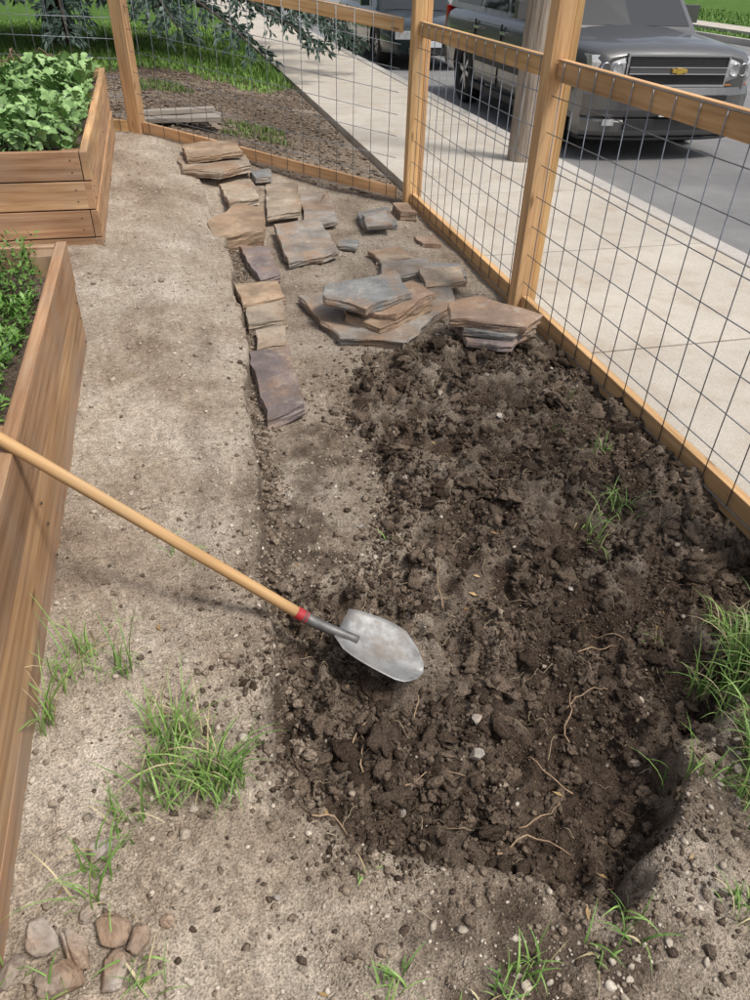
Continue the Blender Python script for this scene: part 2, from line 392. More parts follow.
k=dome>.30;px,py,dome=px[k],py[k],dome[k]
pz=zz1(py,1)-.06+rng.uniform(0,1,len(px))**.8*.18*np.clip(dome*1.7-.35,0,1)
leaves('salad_greens',np.stack([px,py,pz],-1),rng.uniform(.04,.095,len(px)),lobed(),.0,.9,tint(len(px),(.10,.19,.05),(.30,.46,.18)),bed1)
def diamond():
    return np.array([(0,0,0),(.16,.45,.05),(0,1,.0),(-.16,.45,.05)]),np.array([(0,1,2,3)])
q=rng.uniform(0,1,(22000,2));px=-1.62+q[:,0]*1.06;py=.9+q[:,1]*2.3
pz=zz2(py,1)-.085+rng.uniform(0,1,len(px))**.7*.16*np.clip(.55+2.5*fbm(px*5,py*5,2,71),.15,1)
leaves('carrot_greens',np.stack([px,py,pz],-1),rng.uniform(.02,.04,len(px)),diamond(),-.2,1.2,tint(len(px),(.045,.12,.018),(.17,.32,.06)),bed2)

# ------------------------------------------------------------------ grass
GRASS=colmat('grass_blades',40,0,.55,.2,.35)
def blades(name,P,Hh,Wd,bend,cols,spread=None,seg=4):
    n=len(P);az=rng.uniform(0,2*math.pi,n) if spread is None else spread
    t=np.linspace(0,1,seg+1);dx,dy=np.cos(az),np.sin(az)
    ang=bend[:,None]*t[None]**1.3
    st=Hh[:,None]/seg;hx=np.concatenate([np.zeros((n,1)),np.cumsum(np.sin(ang[:,1:])*st,1)],1);hz=np.concatenate([np.zeros((n,1)),np.cumsum(np.cos(ang[:,1:])*st,1)],1)
    w=Wd[:,None]*(1-t[None]**2*.95)/2
    cx=P[:,0:1]+hx*dx[:,None];cy=P[:,1:2]+hx*dy[:,None];cz=P[:,2:3]+hz
    A=np.stack([cx-dy[:,None]*w,cy+dx[:,None]*w,cz],-1);B=np.stack([cx+dy[:,None]*w,cy-dx[:,None]*w,cz],-1)
    V=np.stack([A,B],2).reshape(n,-1,3);i=np.arange(seg)*2
    F0=np.stack([i,i+1,i+3,i+2],-1);F=F0[None]+(np.arange(n)*(2*(seg+1)))[:,None,None]
    return np_mesh(name,V.reshape(-1,3),F.reshape(-1,4),GRASS,np.repeat(cols,2*(seg+1),0))
tufts=[(-.42,1.30,.15,45,.19),(-.38,1.2,.12,30,.22),(-.36,1.36,.08,14,.16),(-.12,1.00,.10,120,.19),(-.05,.94,.07,60,.17),(-.18,1.06,.09,50,.16),(-.22,.93,.08,30,.12),(-.15,1.75,.05,7,.1),(-.28,.76,.09,26,.15),(-.3,.86,.06,12,.13),(-.2,.62,.10,20,.1),
 (1.26,1.63,.06,30,.13),(1.44,1.73,.06,34,.13),(1.48,2.08,.05,20,.09),(1.42,.97,.11,240,.2),(1.49,1.05,.1,180,.22),(1.22,.72,.12,240,.17),(1.36,.84,.13,280,.19),(1.10,.64,.07,60,.14),(.68,.46,.07,26,.1),(.24,.47,.11,50,.09),(.36,.45,.1,40,.09),(.20,.69,.02,6,.08),
 (1.31,1.27,.04,10,.09),(-.43,.66,.08,18,.1),(.59,1.8,.02,5,.05),(1.27,.6,.12,150,.13),(.9,.46,.09,22,.1),(1.54,1.2,.08,70,.13),(1.6,2.5,.03,6,.08),(1.35,2.3,.03,6,.06)]
PP=[];HH=[]
for (x,y,r,n,h) in tufts:
    cl=[(random.gauss(0,r*.55),random.gauss(0,r*.55)) for _ in range(max(2,n//14))]
    for i in range(n):
        c=random.choice(cl);rr=.018
        PP.append((x+c[0]+random.gauss(0,rr),y+c[1]+random.gauss(0,rr)));HH.append(h*random.uniform(.35,1.3))
PP=np.array(PP);HH=np.array(HH);n=len(PP)
blades('grass',PZ(PP)-np.array([0,0,.006]),HH,rng.uniform(.0024,.0062,n),rng.uniform(.3,2.2,n),np.where(rng.uniform(size=(n,1))<.13,tint(n,(.38,.31,.16),(.52,.45,.27)),tint(n,(.09,.19,.035),(.28,.43,.12))),None,6)
q=inpoly(48000,-7,1.9,11.2,22,lambda x,y:(y>11.7+2*fbm(x*1.5,y*1.5,3,9)))
n=len(q);blades('lawn_grass',PZ(q),rng.uniform(.04,.10,n),rng.uniform(.010,.02,n),rng.uniform(.1,1.2,n),tint(n,(.11,.22,.035),(.28,.44,.10)),None,2)
q=inpoly(3500,-3,1.9,7.6,12.6,lambda x,y:fbm(x*1.1,y*1.1,3,15)>.19)
n=len(q);blades('lawn_grass',PZ(q),rng.uniform(.03,.08,n),rng.uniform(.006,.012,n),rng.uniform(.1,1.2,n),tint(n,(.06,.12,.02),(.15,.22,.05)),None,2)
q=inpoly(9000,15.7,26,14,44,lambda x,y:x>15.7);n=len(q)
blades('lawn_grass',PZ(q),rng.uniform(.05,.12,n),rng.uniform(.03,.06,n),rng.uniform(.1,1.2,n),tint(n,(.07,.15,.02),(.18,.30,.06)),None,2)

q=inpoly(5000,-1.5,1.85,6,12.5,lambda x,y:(y-5.9)>(1.77-x)*(1.38/2.01))
S=rng.uniform(.008,.028,len(q));scatter_rocks('mulch',PZ(q),S,1,CLOD,tint(len(q),(.09,.065,.048),(.32,.25,.185)),.45,.3)

# ------------------------------------------------------------------ fence
def fence():
    root=bpy.data.objects.new('garden_fence',None);scene.collection.objects.link(root)
    mb=MB();X0=1.80
    for y in (5.80,3.62,1.42,-.75):
        mb.board((X0+.012,y,-.1),(X0+.012,y,1.85),(0,.09,0),(.09,0,0),wt(.06))
        mb.board((X0+.082,y+.012,-.1),(X0+.082,y+.012,1.80),(0,.088,0),(.038,0,0),wt(.06))
    for a,b in ((5.75,3.67),(3.57,1.47),(1.37,-.70)):
        mb.board((X0+.025,a,1.19),(X0+.025,b,1.19),(0,0,.09),(.038,0,0),wt(.08))
        mb.board((X0+.025,a,.045),(X0+.025,b,.045),(0,0,.11),(.038,0,0),wt(.08))
        mb.board((X0+.025,a,1.79),(X0+.025,b,1.79),(0,0,.09),(.038,0,0),wt(.08))
    C0=Vector((1.77,5.84,0));C1=Vector((-.24,7.22,.27));d=(C1-C0);dn=Vector((d.x,d.y,0)).normalized();pn=Vector((-dn.y,dn.x,0))
    mb.board((C1.x,C1.y,.1),(C1.x-.02,C1.y,2.1),dn*.12,pn*.09,wt(.06))
    for z,hh in ((.075,.09),(1.2,.09)):
        mb.board(C0+dn*.06+Vector((0,0,z)),C1-dn*.065+Vector((0,0,z)),(0,0,hh),pn*.038,wt(.06))
    C2=Vector((-4.2,8.2,.3));d2=(C2-C1);dn2=Vector((d2.x,d2.y,0)).normalized();pn2=Vector((-dn2.y,dn2.x,0))
    mb.board((C2.x,C2.y,.1),(C2.x,C2.y,2.0),dn2*.09,pn2*.09,wt())
    mb.board((-2.2,7.71,.1),(-2.2,7.71,2.0),dn2*.09,pn2*.09,wt())
    mb.board(C1+dn2*.065+Vector((0,0,1.55)),C2-dn2*.05+Vector((0,0,1.55)),(0,0,.09),pn2*.038,wt(.06))
    mb.board(C1+dn2*.065+Vector((0,0,.08)),C2-dn2*.05+Vector((0,0,.08)),(0,0,.09),pn2*.038,wt(.06))
    mb.obj('posts_and_rails',POSTW,.004,parent=root)
    w=MB();r=.0024
    def panel(A,B,z0a,z0b,top,sv=.15,sh=.135,off=Vector((0,0,0))):
        A=Vector(A);B=Vector(B);L=(B-A).length;k=int(L/sv)
        for i in range(k+1):
            t=(i+.5)/(k+1);p=A.lerp(B,t)+off;z0=z0a+(z0b-z0a)*t
            j=random.uniform(-.006,.006)
            w.tube([p+Vector((0,j,z0)),p+Vector((j,0,z0+top/2)),p+Vector((0,0,z0+top))],r,5)
        m=int(top/sh)
        for i in range(m+1):
            z=i*top/m
            pts=[A.lerp(B,t)+off*1.4+Vector((0,0,z0a+(z0b-z0a)*t+z+random.uniform(-.004,.004))) for t in (0,.25,.5,.75,1)]
            w.tube(pts,r,5)
    for a,b in ((5.75,3.67),(3.57,1.47),(1.37,-.70)):panel((X0-.001,a,0),(X0-.001,b,0),.03,.03,1.2)
    panel(C0+dn*.06,C1-dn*.065,.04,.04,1.2,off=-pn*.03 if pn.y>0 else pn*.03)
    panel(C1+dn2*.065,C2-dn2*.05,.04,.04,1.5,off=-pn2*.03 if pn2.y>0 else pn2*.03)
    w.obj('wire_mesh',simple('galvanised_wire',(.27,.29,.32),.45,.7,nz=20),parent=root,smooth=True)
fence()

# ------------------------------------------------------------------ pavement, kerb, road
def slab_mat(name,c0,c1,sc,rough=.85,spk=.3,stain=False):
    m,nd,lk,b=newmat(name);v=objco(nd);n=noise(nd,lk,1.3,5,.65,v);n2=noise(nd,lk,sc,2,.7,v)
    col=ramp(nd,lk,n,[(.3,c0),(.7,c1)]);col=mix(nd,lk,1,col,ramp(nd,lk,n2,[(.3,1-spk),(.7,1+spk)]),'MULTIPLY')
    if stain:
        n3=noise(nd,lk,3.2,4,.7,v);f=ramp(nd,lk,n3,[(.50,0.0),(.72,.6)]);col=mix(nd,lk,f,col,(.35,.265,.19))
        at=nd.new('ShaderNodeVertexColor');at.layer_name='Col';col=mix(nd,lk,1,col,at.outputs['Color'],'MULTIPLY')
    else:
        n3=noise(nd,lk,.45,4,.6,v);col=mix(nd,lk,1,col,ramp(nd,lk,n3,[(.35,.82),(.65,1.15)]),'MULTIPLY')
    lk.new(col,b.inputs['Base Color']);b.inputs['Roughness'].default_value=rough;bump(nd,lk,n2,.003,b,.6);return m
CONC=slab_mat('sidewalk_concrete',(.41,.37,.315),(.52,.475,.41),160,stain=True,spk=.18)
KERB=slab_mat('kerb_concrete',(.36,.335,.30),(.46,.43,.39),150)
ASPH=slab_mat('asphalt',(.16,.158,.158),(.225,.22,.215),220,spk=.4)
mb=MB();y=-6.
while y<60:
    L=1.5;t=random.uniform(.93,1.04);mb.board((2.79,y+.006,-.04),(2.79,y+L-.006,-.04),(1.68,0,0),(0,0,.10),(t,t,t*.99));y+=L
mb.box((2.79,27,-.06),(1.66,66,.10),0,(.45,.4,.35))
mb.obj('sidewalk',CONC,.006)
mb=MB();y=-6.
while y<60:mb.board((3.72,y+.004,-.12),(3.72,y+2.996,-.12),(.16,0,0),(0,0,.27));y+=3
for i in range(22):mb.board((15.9,-6+3*i+.004,-.12),(15.9,-3+3*i-.004,-.12),(.16,0,0),(0,0,.27))
mb.obj('kerb',KERB,.012)
mb=MB();mb.box((9.81,100,-.19),(12.02,330,.1))
mb.box((3.95,27,-.135),(.3,66,.022),1)
mb.obj('road',[ASPH,KERB])
mb=MB()
for i in range(30):mb.board((18.3,2+1.5*i+.006,-.02),(18.3,3.5+1.5*i-.006,-.02),(1.5,0,0),(0,0,.10))
mb.obj('sidewalk',CONC,.006)

# utility pole
mb=MB();mb.tube([(3.36,7.15,-.1),(3.36,7.15,3),(3.36,7.15,9)],.13,24,r1=.10)
mb.board((3.36,7.15,8.3),(3.36,7.15,8.42),(1.8,0,0),(0,.09,0))
m,nd,lk,b=newmat('pole_wood');v=objco(nd);mp=nd.new('ShaderNodeMapping');mp.inputs['Scale'].default_value=(34,34,1.6);lk.new(v,mp.inputs[0])
n=noise(nd,lk,1,4,.7,mp.outputs[0]);lk.new(ramp(nd,lk,n,[(.32,(.13,.10,.075)),(.5,(.30,.25,.20)),(.7,(.44,.38,.31))]),b.inputs['Base Color']);b.inputs['Roughness'].default_value=.9;bump(nd,lk,n,.012,b)
mb.obj('utility_pole',m,smooth=False)

# ------------------------------------------------------------------ flagstones
def stone_mat():
    m,nd,lk,b=newmat('flagstone_rock');v=objco(nd);at=nd.new('ShaderNodeVertexColor');at.layer_name='Col'
    n=noise(nd,lk,7,5,.65,v);n2=noise(nd,lk,70,3,.7,v)
    mp=nd.new('ShaderNodeMapping');mp.inputs['Scale'].default_value=(4,4,70);lk.new(v,mp.inputs[0]);n3=noise(nd,lk,1,2,.5,mp.outputs[0])
    g=ramp(nd,lk,n,[(.3,.66),(.7,1.25)]);c=mix(nd,lk,1,at.outputs['Color'],g,'MULTIPLY')
    f=ramp(nd,lk,noise(nd,lk,4,4,.6,v),[(.46,0.0),(.62,.75)]);c=mix(nd,lk,f,c,(.30,.19,.115))
    f=ramp(nd,lk,noise(nd,lk,11,3,.7,v),[(.56,0.0),(.68,.5)]);c=mix(nd,lk,f,c,(.44,.38,.30))
    c=mix(nd,lk,.7,c,ramp(nd,lk,n2,[(.3,.75),(.7,1.2)]),'MULTIPLY');c=mix(nd,lk,.6,c,ramp(nd,lk,n3,[(.35,.55),(.6,1.15)]),'MULTIPLY')
    lk.new(c,b.inputs['Base Color']);b.inputs['Roughness'].default_value=.75
    bump(nd,lk,mix(nd,lk,.35,n,n2),.014,b,.9);return m
STONE=stone_mat()
def stone(poly,z,th,col,tilt=(0,0),name='flagstone'):
    P=np.array(poly,float);n=len(P);pts=[];sd=random.randint(0,999)
    for i in range(n):
        a,b=P[i],P[(i+1)%n];L=np.linalg.norm(b-a);k=max(2,int(L/.07))
        nrm=np.array([b[1]-a[1],a[0]-b[0]])/max(L,1e-6)
        for j in range(k):
            t=j/k;p=a+(b-a)*t
            if 0<j:
                o_=random.uniform(-.010,.009)+float(fbm(np.array([p[0]*5+sd]),np.array([p[1]*5]),2,19)[0])*.03
                p=p+nrm*o_+(b-a)/L*random.uniform(-.018,.018)
            pts.append(p)
    O=np.array(pts);c=O.mean(0);ar=sum(P[i][0]*P[(i+1)%n][1]-P[(i+1)%n][0]*P[i][1] for i in range(n))
    if ar<0:O=O[::-1]
    O=np.stack([O,(O+np.roll(O,-1,0))/2],1).reshape(-1,2)
    m=len(O);V=[];nl=3 if th>.038 else 2
    rings=[(.94,-1.0)];h=-1.0
    for l in range(nl):
        h1=-1+ (l+1)/nl
        off=random.uniform(.965,1.0)
        rings+=[(off,h+.04),(off+random.uniform(-.01,.006),h1-.05)];h=h1
    rings[-1]=(.985,-.12);rings+=[(.972,0),(.80,0),(.6,0),(.4,0),(.2,0)]
    for ri,(s,h) in enumerate(rings):
        R=c+(O-c)*s
        if h<-.02:
            f=rng.uniform(-.006,.006,m)
            f=(f+np.roll(f,1))*.7;R=R+(O-c)/np.linalg.norm(O-c,axis=1)[:,None]*f[:,None]
        zz=h*th+fbm(R[:,0]*6+sd,R[:,1]*6,3,17)*(.020 if h>-.05 else .010)
        V.append(np.concatenate([R,zz[:,None]],1))
    V=np.concatenate(V);V=np.vstack([V,[c[0],c[1],0.0]])
    V[:,2]+=z+(V[:,0]-c[0])*tilt[0]+(V[:,1]-c[1])*tilt[1]
    F=[];K=len(rings);kt=K-5
    for k in range(K-1):
        for i in range(m):F.append((k*m+i,k*m+(i+1)%m,(k+1)*m+(i+1)%m,(k+1)*m+i))
    tris=[((K-1)*m+i,(K-1)*m+(i+1)%m,K*m) for i in range(m)]
    me=bpy.data.meshes.new(name);me.from_pydata(V.tolist(),[],F+tris+[tuple(range(m))[::-1]])
    me.color_attributes.new('Col','FLOAT_COLOR','POINT')
    me.color_attributes['Col'].data.foreach_set('color',np.tile(np.array([*col,1],np.float32),(len(V),1)).ravel())
    for p_ in me.polygons:
        if p_.index>=(kt+1)*m and p_.index<len(F)+len(tris):p_.use_smooth=True
    me.materials.append(STONE);me.update()
    o=bpy.data.objects.new(name,me);scene.collection.objects.link(o);return o
TAN=(.37,.30,.225);PUR=(.20,.16,.15);BLU=(.23,.23,.22);GRY=(.30,.27,.235);RUS=(.29,.205,.15);OCH=(.39,.28,.185)
def hz(poly):
    P=np.array(poly);c=P.mean(0);return float(H(np.array([c[0]]),np.array([c[1]]),False)[0])
ST=[([(.05,6.45),(.28,6.85),(.62,6.72),(.62,6.25),(.35,6.0),(.07,6.1)],.06,.06,TAN,(-.04,.0)),
([(.10,6.62),(.55,6.78),(.58,6.38),(.12,6.22)],.115,.05,OCH,(.0,.04)),
([(.34,6.12),(.62,6.25),(.60,5.65),(.37,5.5)],.06,.05,TAN,(-.05,0)),
([(.71,6.15),(.97,6.2),(.87,5.42),(.61,5.32)],.05,.045,TAN,(0,.02)),
([(.95,5.98),(1.20,6.05),(1.11,5.23),(.86,5.15)],.045,.04,GRY,(0,0)),
([(.18,5.15),(.42,5.48),(.60,5.37),(.54,4.93),(.22,4.87)],.12,.12,OCH,(0.05,.06)),
([(.63,5.13),(.97,5.23),(.98,4.60),(.63,4.46)],.075,.05,GRY,(0,.05)),
([(.36,4.83),(.56,4.80),(.55,4.25),(.42,4.17)],.06,.05,PUR,(0.05,0)),
([(.26,4.10),(.52,4.16),(.53,3.92),(.28,3.83)],.05,.05,OCH,(-.06,.04)),
([(.30,3.83),(.51,3.89),(.49,3.60),(.28,3.55)],.045,.05,TAN,(-.02,-.04)),
([(.31,3.52),(.47,3.54),(.44,3.31),(.29,3.29)],.045,.045,TAN,(0,.04)),
([(.25,3.25),(.45,3.27),(.42,2.67),(.25,2.60)],.055,.05,PUR,(.05,.01)),
([(1.31,5.47),(1.58,5.57),(1.53,5.14),(1.27,5.11)],.05,.035,BLU,(0,.03)),
([(1.30,5.3),(1.5,5.36),(1.45,5.0),(1.27,5.02)],.085,.03,GRY,(.05,.0)),
([(.59,3.92),(.92,4.03),(1.52,4.0),(1.47,3.70),(1.03,3.21),(.71,3.32)],.05,.05,GRY,(0,0)),
([(.80,3.80),(1.22,3.88),(1.28,3.56),(.92,3.32),(.78,3.50)],.09,.04,OCH,(0,.02)),
([(.84,3.70),(1.24,3.82),(1.31,3.60),(1.02,3.38),(.86,3.46)],.13,.038,RUS,(0.03,0)),
([(.70,3.68),(1.15,3.86),(1.15,3.54),(.86,3.38),(.68,3.52)],.175,.045,BLU,(-.03,.04)),
([(1.30,3.35),(1.52,3.38),(1.66,3.12),(1.50,2.98),(1.30,3.08)],.05,.03,PUR,(0,0)),
([(1.34,3.36),(1.55,3.38),(1.68,3.10),(1.52,3.02),(1.30,3.14)],.09,.035,BLU,(.0,.02)),
([(1.29,3.37),(1.49,3.43),(1.72,3.14),(1.58,3.02),(1.24,3.18)],.14,.045,RUS,(0,.03)),
([(1.20,4.40),(1.52,4.42),(1.50,4.15),(1.14,4.11)],.045,.035,GRY,(0,0)),
([(1.18,4.64),(1.42,4.68),(1.45,4.42),(1.22,4.40)],.04,.03,TAN,(0,0)),
([(1.38,4.16),(1.64,4.12),(1.60,3.88),(1.34,3.88)],.07,.035,TAN,(.06,0)),
([(1.5,4.32),(1.70,4.30),(1.68,4.08),(1.50,4.06)],.045,.03,BLU,(0,.06)),
([(1.07,4.95),(1.19,4.90),(1.12,4.72),(1.01,4.79)],.03,.03,BLU,(0,0)),
([(1.62,5.62),(1.74,5.60),(1.74,5.35),(1.62,5.38)],.07,.08,RUS,(0,0)),
([(1.6,4.95),(1.74,4.9),(1.72,4.70),(1.6,4.76)],.03,.03,RUS,(0,0)),
([(.62,6.35),(.78,6.42),(.76,6.13),(.63,6.10)],.05,.04,BLU,(0,0)),
]
for poly,z,th,c,t in ST:
    k_=random.uniform(.86,1.14);stone(poly,hz(poly)+z,th,tuple(v*k_ for v in c),t)
def rocks(name,L):
    P=np.array([(x,y) for x,y,s in L]);S=np.array([s for x,y,s in L]);n=len(P);P3=np.concatenate([P,H(P[:,0],P[:,1])[:,None]],1)
    return scatter_rocks(name,P3,S,4,STONE,tint(n,(.30,.27,.235),(.46,.42,.375)),.8,.006,False,-.05,.7,9)
rocks('garden_rocks',[(-.41,.69,.042),(-.35,.66,.038),(-.29,.68,.034),(-.24,.655,.026),(-.33,.72,.02),(-.46,.64,.036),(-.37,.61,.045),(-.28,.61,.036),(-.19,.68,.018),(-.315,.84,.036),(.62,1.10,.02),(.02,.70,.012),(.08,.63,.010),(.585,1.005,.027),(1.0,.9,.02),(-.13,.9,.012),(.45,1.4,.012),(.48,1.9,.014),(.9,1.8,.016),(1.1,1.5,.014),(.65,1.55,.014),(.9,1.25,.014),(1.2,2.4,.02),(.7,2.1,.016),(1.0,2.6,.018),(.3,1.3,.012),(.35,.9,.013)])
mb=MB()
for i,(x,y,a) in enumerate([(.08,7.62,.03),(.10,7.80,-.03),(.06,7.96,.05)]):
    z=.335
    mb.board((x-.38,y-a,z),(x+.42,y+a,z),(0,.14,0),(0,0,.04),wt(.2))
mb.board((-.30,7.66,.378),(.46,7.84,.378),(0,.10,0),(0,0,.04),wt(.2))
mb.obj('plank_pile',GREYW,.004)

# roots and straw in the soil
mb=MB()
def root_(x,y,L,a,r,c):
    pts=[];px,py=x,y
    for i in range(8):
        z=float(H(np.array([px]),np.array([py]))[0])+r+.006+.012*math.sin(i/7*math.pi)
        pts.append((px,py,z));a+=random.uniform(-.5,.5);px+=math.cos(a)*L/7;py+=math.sin(a)*L/7
    mb.tube(pts,r,5,0,c,r*.4)
for x,y,L,a,r in [(.25,1.08,.16,.9,.003),(.28,1.02,.13,1.3,.0025),(.55,.76,.2,.4,.003),(.62,.80,.15,-.3,.0024),(.86,1.0,.18,1.2,.0026),(.9,1.1,.14,.2,.0026),(1.0,1.25,.17,.5,.0026),(.12,.86,.12,.2,.0026),(.8,.86,.16,2.2,.0026),(.45,1.15,.1,.7,.002),(.95,2.0,.12,.4,.002),(.66,1.5,.15,1.9,.0022),(1.2,1.3,.14,2.5,.002),(.35,.95,.2,.1,.002)]:
    root_(x,y,L,a,r,(.36,.25,.16))
for i in range(340):
    x=random.uniform(.1,1.7);y=random.uniform(.6,3.1)
    if digd(np.array([x]),np.array([y]))[0]<.02:root_(x,y,random.uniform(.03,.12),random.uniform(0,6.3),random.uniform(.0006,.0014),(.38,.30,.2) if random.random()<.7 else (.2,.13,.08))
for i in range(70):
    x=random.uniform(-.4,1.7);y=random.uniform(.5,5);root_(x,y,random.uniform(.03,.09),random.uniform(0,6.3),.0009,(.42,.35,.24))
mb.obj('roots',colmat('root_fibre',200,0,.8,.25),smooth=True)
q=inpoly(60,-.4,1.7,.5,6,lambda x,y:rng.uniform(size=x.shape)<1/(.4+y))
P_=PZ(q);P_[:,2]+=.008
leaves('fallen_leaves',P_,rng.uniform(.012,.035,len(q)),diamond(),-.3,.4,tint(len(q),(.20,.12,.05),(.42,.28,.12)))

# ------------------------------------------------------------------ shovel
def shovel():
    root=bpy.data.objects.new('shovel',None);scene.collection.objects.link(root)
    tip=Vector((.508,1.245,-.012));sh=Vector((.322,1.370,.044));soc=Vector((.207,1.412,.105));rim=Vector((-.49,1.665,.632))
    dirh=(rim-soc).normalized()
    mb=MB()
    pts=[soc+dirh*(t*1.22) for t in np.linspace(0,1,14)]
    mb.tube(pts,.0160,16);mb.obj('handle',HANDLE,smooth=True,parent=root)
    mb=MB();mb.tube([soc+dirh*.0,soc+dirh*.035],.0178,16);mb.obj('red_band',simple('red_paint',(.38,.025,.03),.5,nz=60),smooth=False,parent=root)
    mb=MB();mid=soc.lerp(sh,.55)-Vector((0,0,.004))
    mb.tube([soc+dirh*.012,soc-dirh*.02,mid,sh,sh.lerp(tip,.12)+Vector((0,0,.004))],.0182,14,r1=.012)
    m,nd,lk,b=newmat('worn_steel');v=objco(nd);n=noise(nd,lk,25,5,.7,v);n2=noise(nd,lk,7,5,.65,v)
    c=ramp(nd,lk,n,[(.3,(.20,.198,.195)),(.6,(.35,.345,.335)),(.75,(.26,.235,.20))])
    f=ramp(nd,lk,n2,[(.50,0.0),(.66,.8)]);c=mix(nd,lk,f,c,(.20,.155,.115))
    lk.new(c,b.inputs['Base Color']);lk.new(ramp(nd,lk,f,[(0,.5),(.8,.1)]),b.inputs['Metallic'])
    lk.new(ramp(nd,lk,n2,[(.3,.40),(.7,.85)]),b.inputs['Roughness']);bump(nd,lk,n,.0015,b)
    ms=simple('dark_steel',(.16,.155,.15),.55,.55,nz=30)
    mb.obj('socket',ms,smooth=True,parent=root)
    u=(tip-sh);L=u.length;u.normalize();side=u.cross(Vector((0,0,1))).normalized();up=side.cross(u)
    us=[-.038,-.012,.0,.03,.06,.1,.14,.165,.19,.205,.22,L]
    far=[.082,.090,.092,.095,.098,.099,.092,.076,.058,.042,.024,.003]
    nea=[.030,.050,.060,.070,.076,.080,.081,.080,.072,.056,.036,.003]
    V=[];F=[];nv=17
    for a,wf,wn in zip(us,far,nea):
        for j in range(nv):
            s=-1+2*j/(nv-1);x=s*(wn if s>0 else wf)
            cup=.024*abs(s)**2*((wf+wn)/.2)-.008*(1-abs(s))**2*(1 if a<.2 else .3)
            crease=.010*math.exp(-(x/.018)**2)*max(0,1-max(a,0)/.11)
            V.append(sh+u*(a+random.uniform(-.0015,.0015)*(abs(s)>.9))+side*x+up*(cup+crease))
    for i in range(len(us)-1):
        for j in range(nv-1):F.append((i*nv+j,i*nv+j+1,(i+1)*nv+j+1,(i+1)*nv+j))
    me=bpy.data.meshes.new('blade');me.from_pydata([tuple(v) for v in V],[],F);me.materials.append(m)
    for p in me.polygons:p.use_smooth=True
    o=bpy.data.objects.new('blade',me);scene.collection.objects.link(o);o.parent=root
    md=o.modifiers.new('s','SOLIDIFY');md.thickness=.0022
shovel()

# ------------------------------------------------------------------ cars
GLASS=simple('car_glass',(.012,.015,.017),.05,0,0,.8);BLACK=simple('black_plastic',(.02,.02,.021),.55,nz=60);RUBBER=simple('tyre_rubber',(.022,.022,.022),.8,nz=60)
CHROME=simple('chrome',(.6,.6,.62),.2,1);ALLOY=simple('alloy',(.5,.5,.52),.3,.9);LAMP=simple('headlamp_lens',(.46,.47,.47),.12,.2,1,nz=14);GOLD=simple('gold_badge',(.55,.38,.08),.35,.6)
PLATE=simple('plate_white',(.6,.62,.64),.4);ORANGE=simple('amber_lens',(.45,.16,.03),.2);RED=simple('red_lens',(.35,.01,.01),.2)
def lathe_x(mb,prof,cx,cy,cz,n=32,mat=0):
    b=len(mb.v);m=len(prof)
    for k in range(n):
        t=2*math.pi*k/n
        for (x,r) in prof:mb.v.append(Vector((cx+x,cy+r*math.cos(t),cz+r*math.sin(t))))
    for k in range(n):
        k2=(k+1)%n
        for i in range(m-1):
            mb.f.append([b+k*m+i,b+k*m+i+1,b+k2*m+i+1,b+k2*m+i]);mb.uv.append([(0,0)]*4);mb.c.append((1,1,1));mb.m.append(mat)
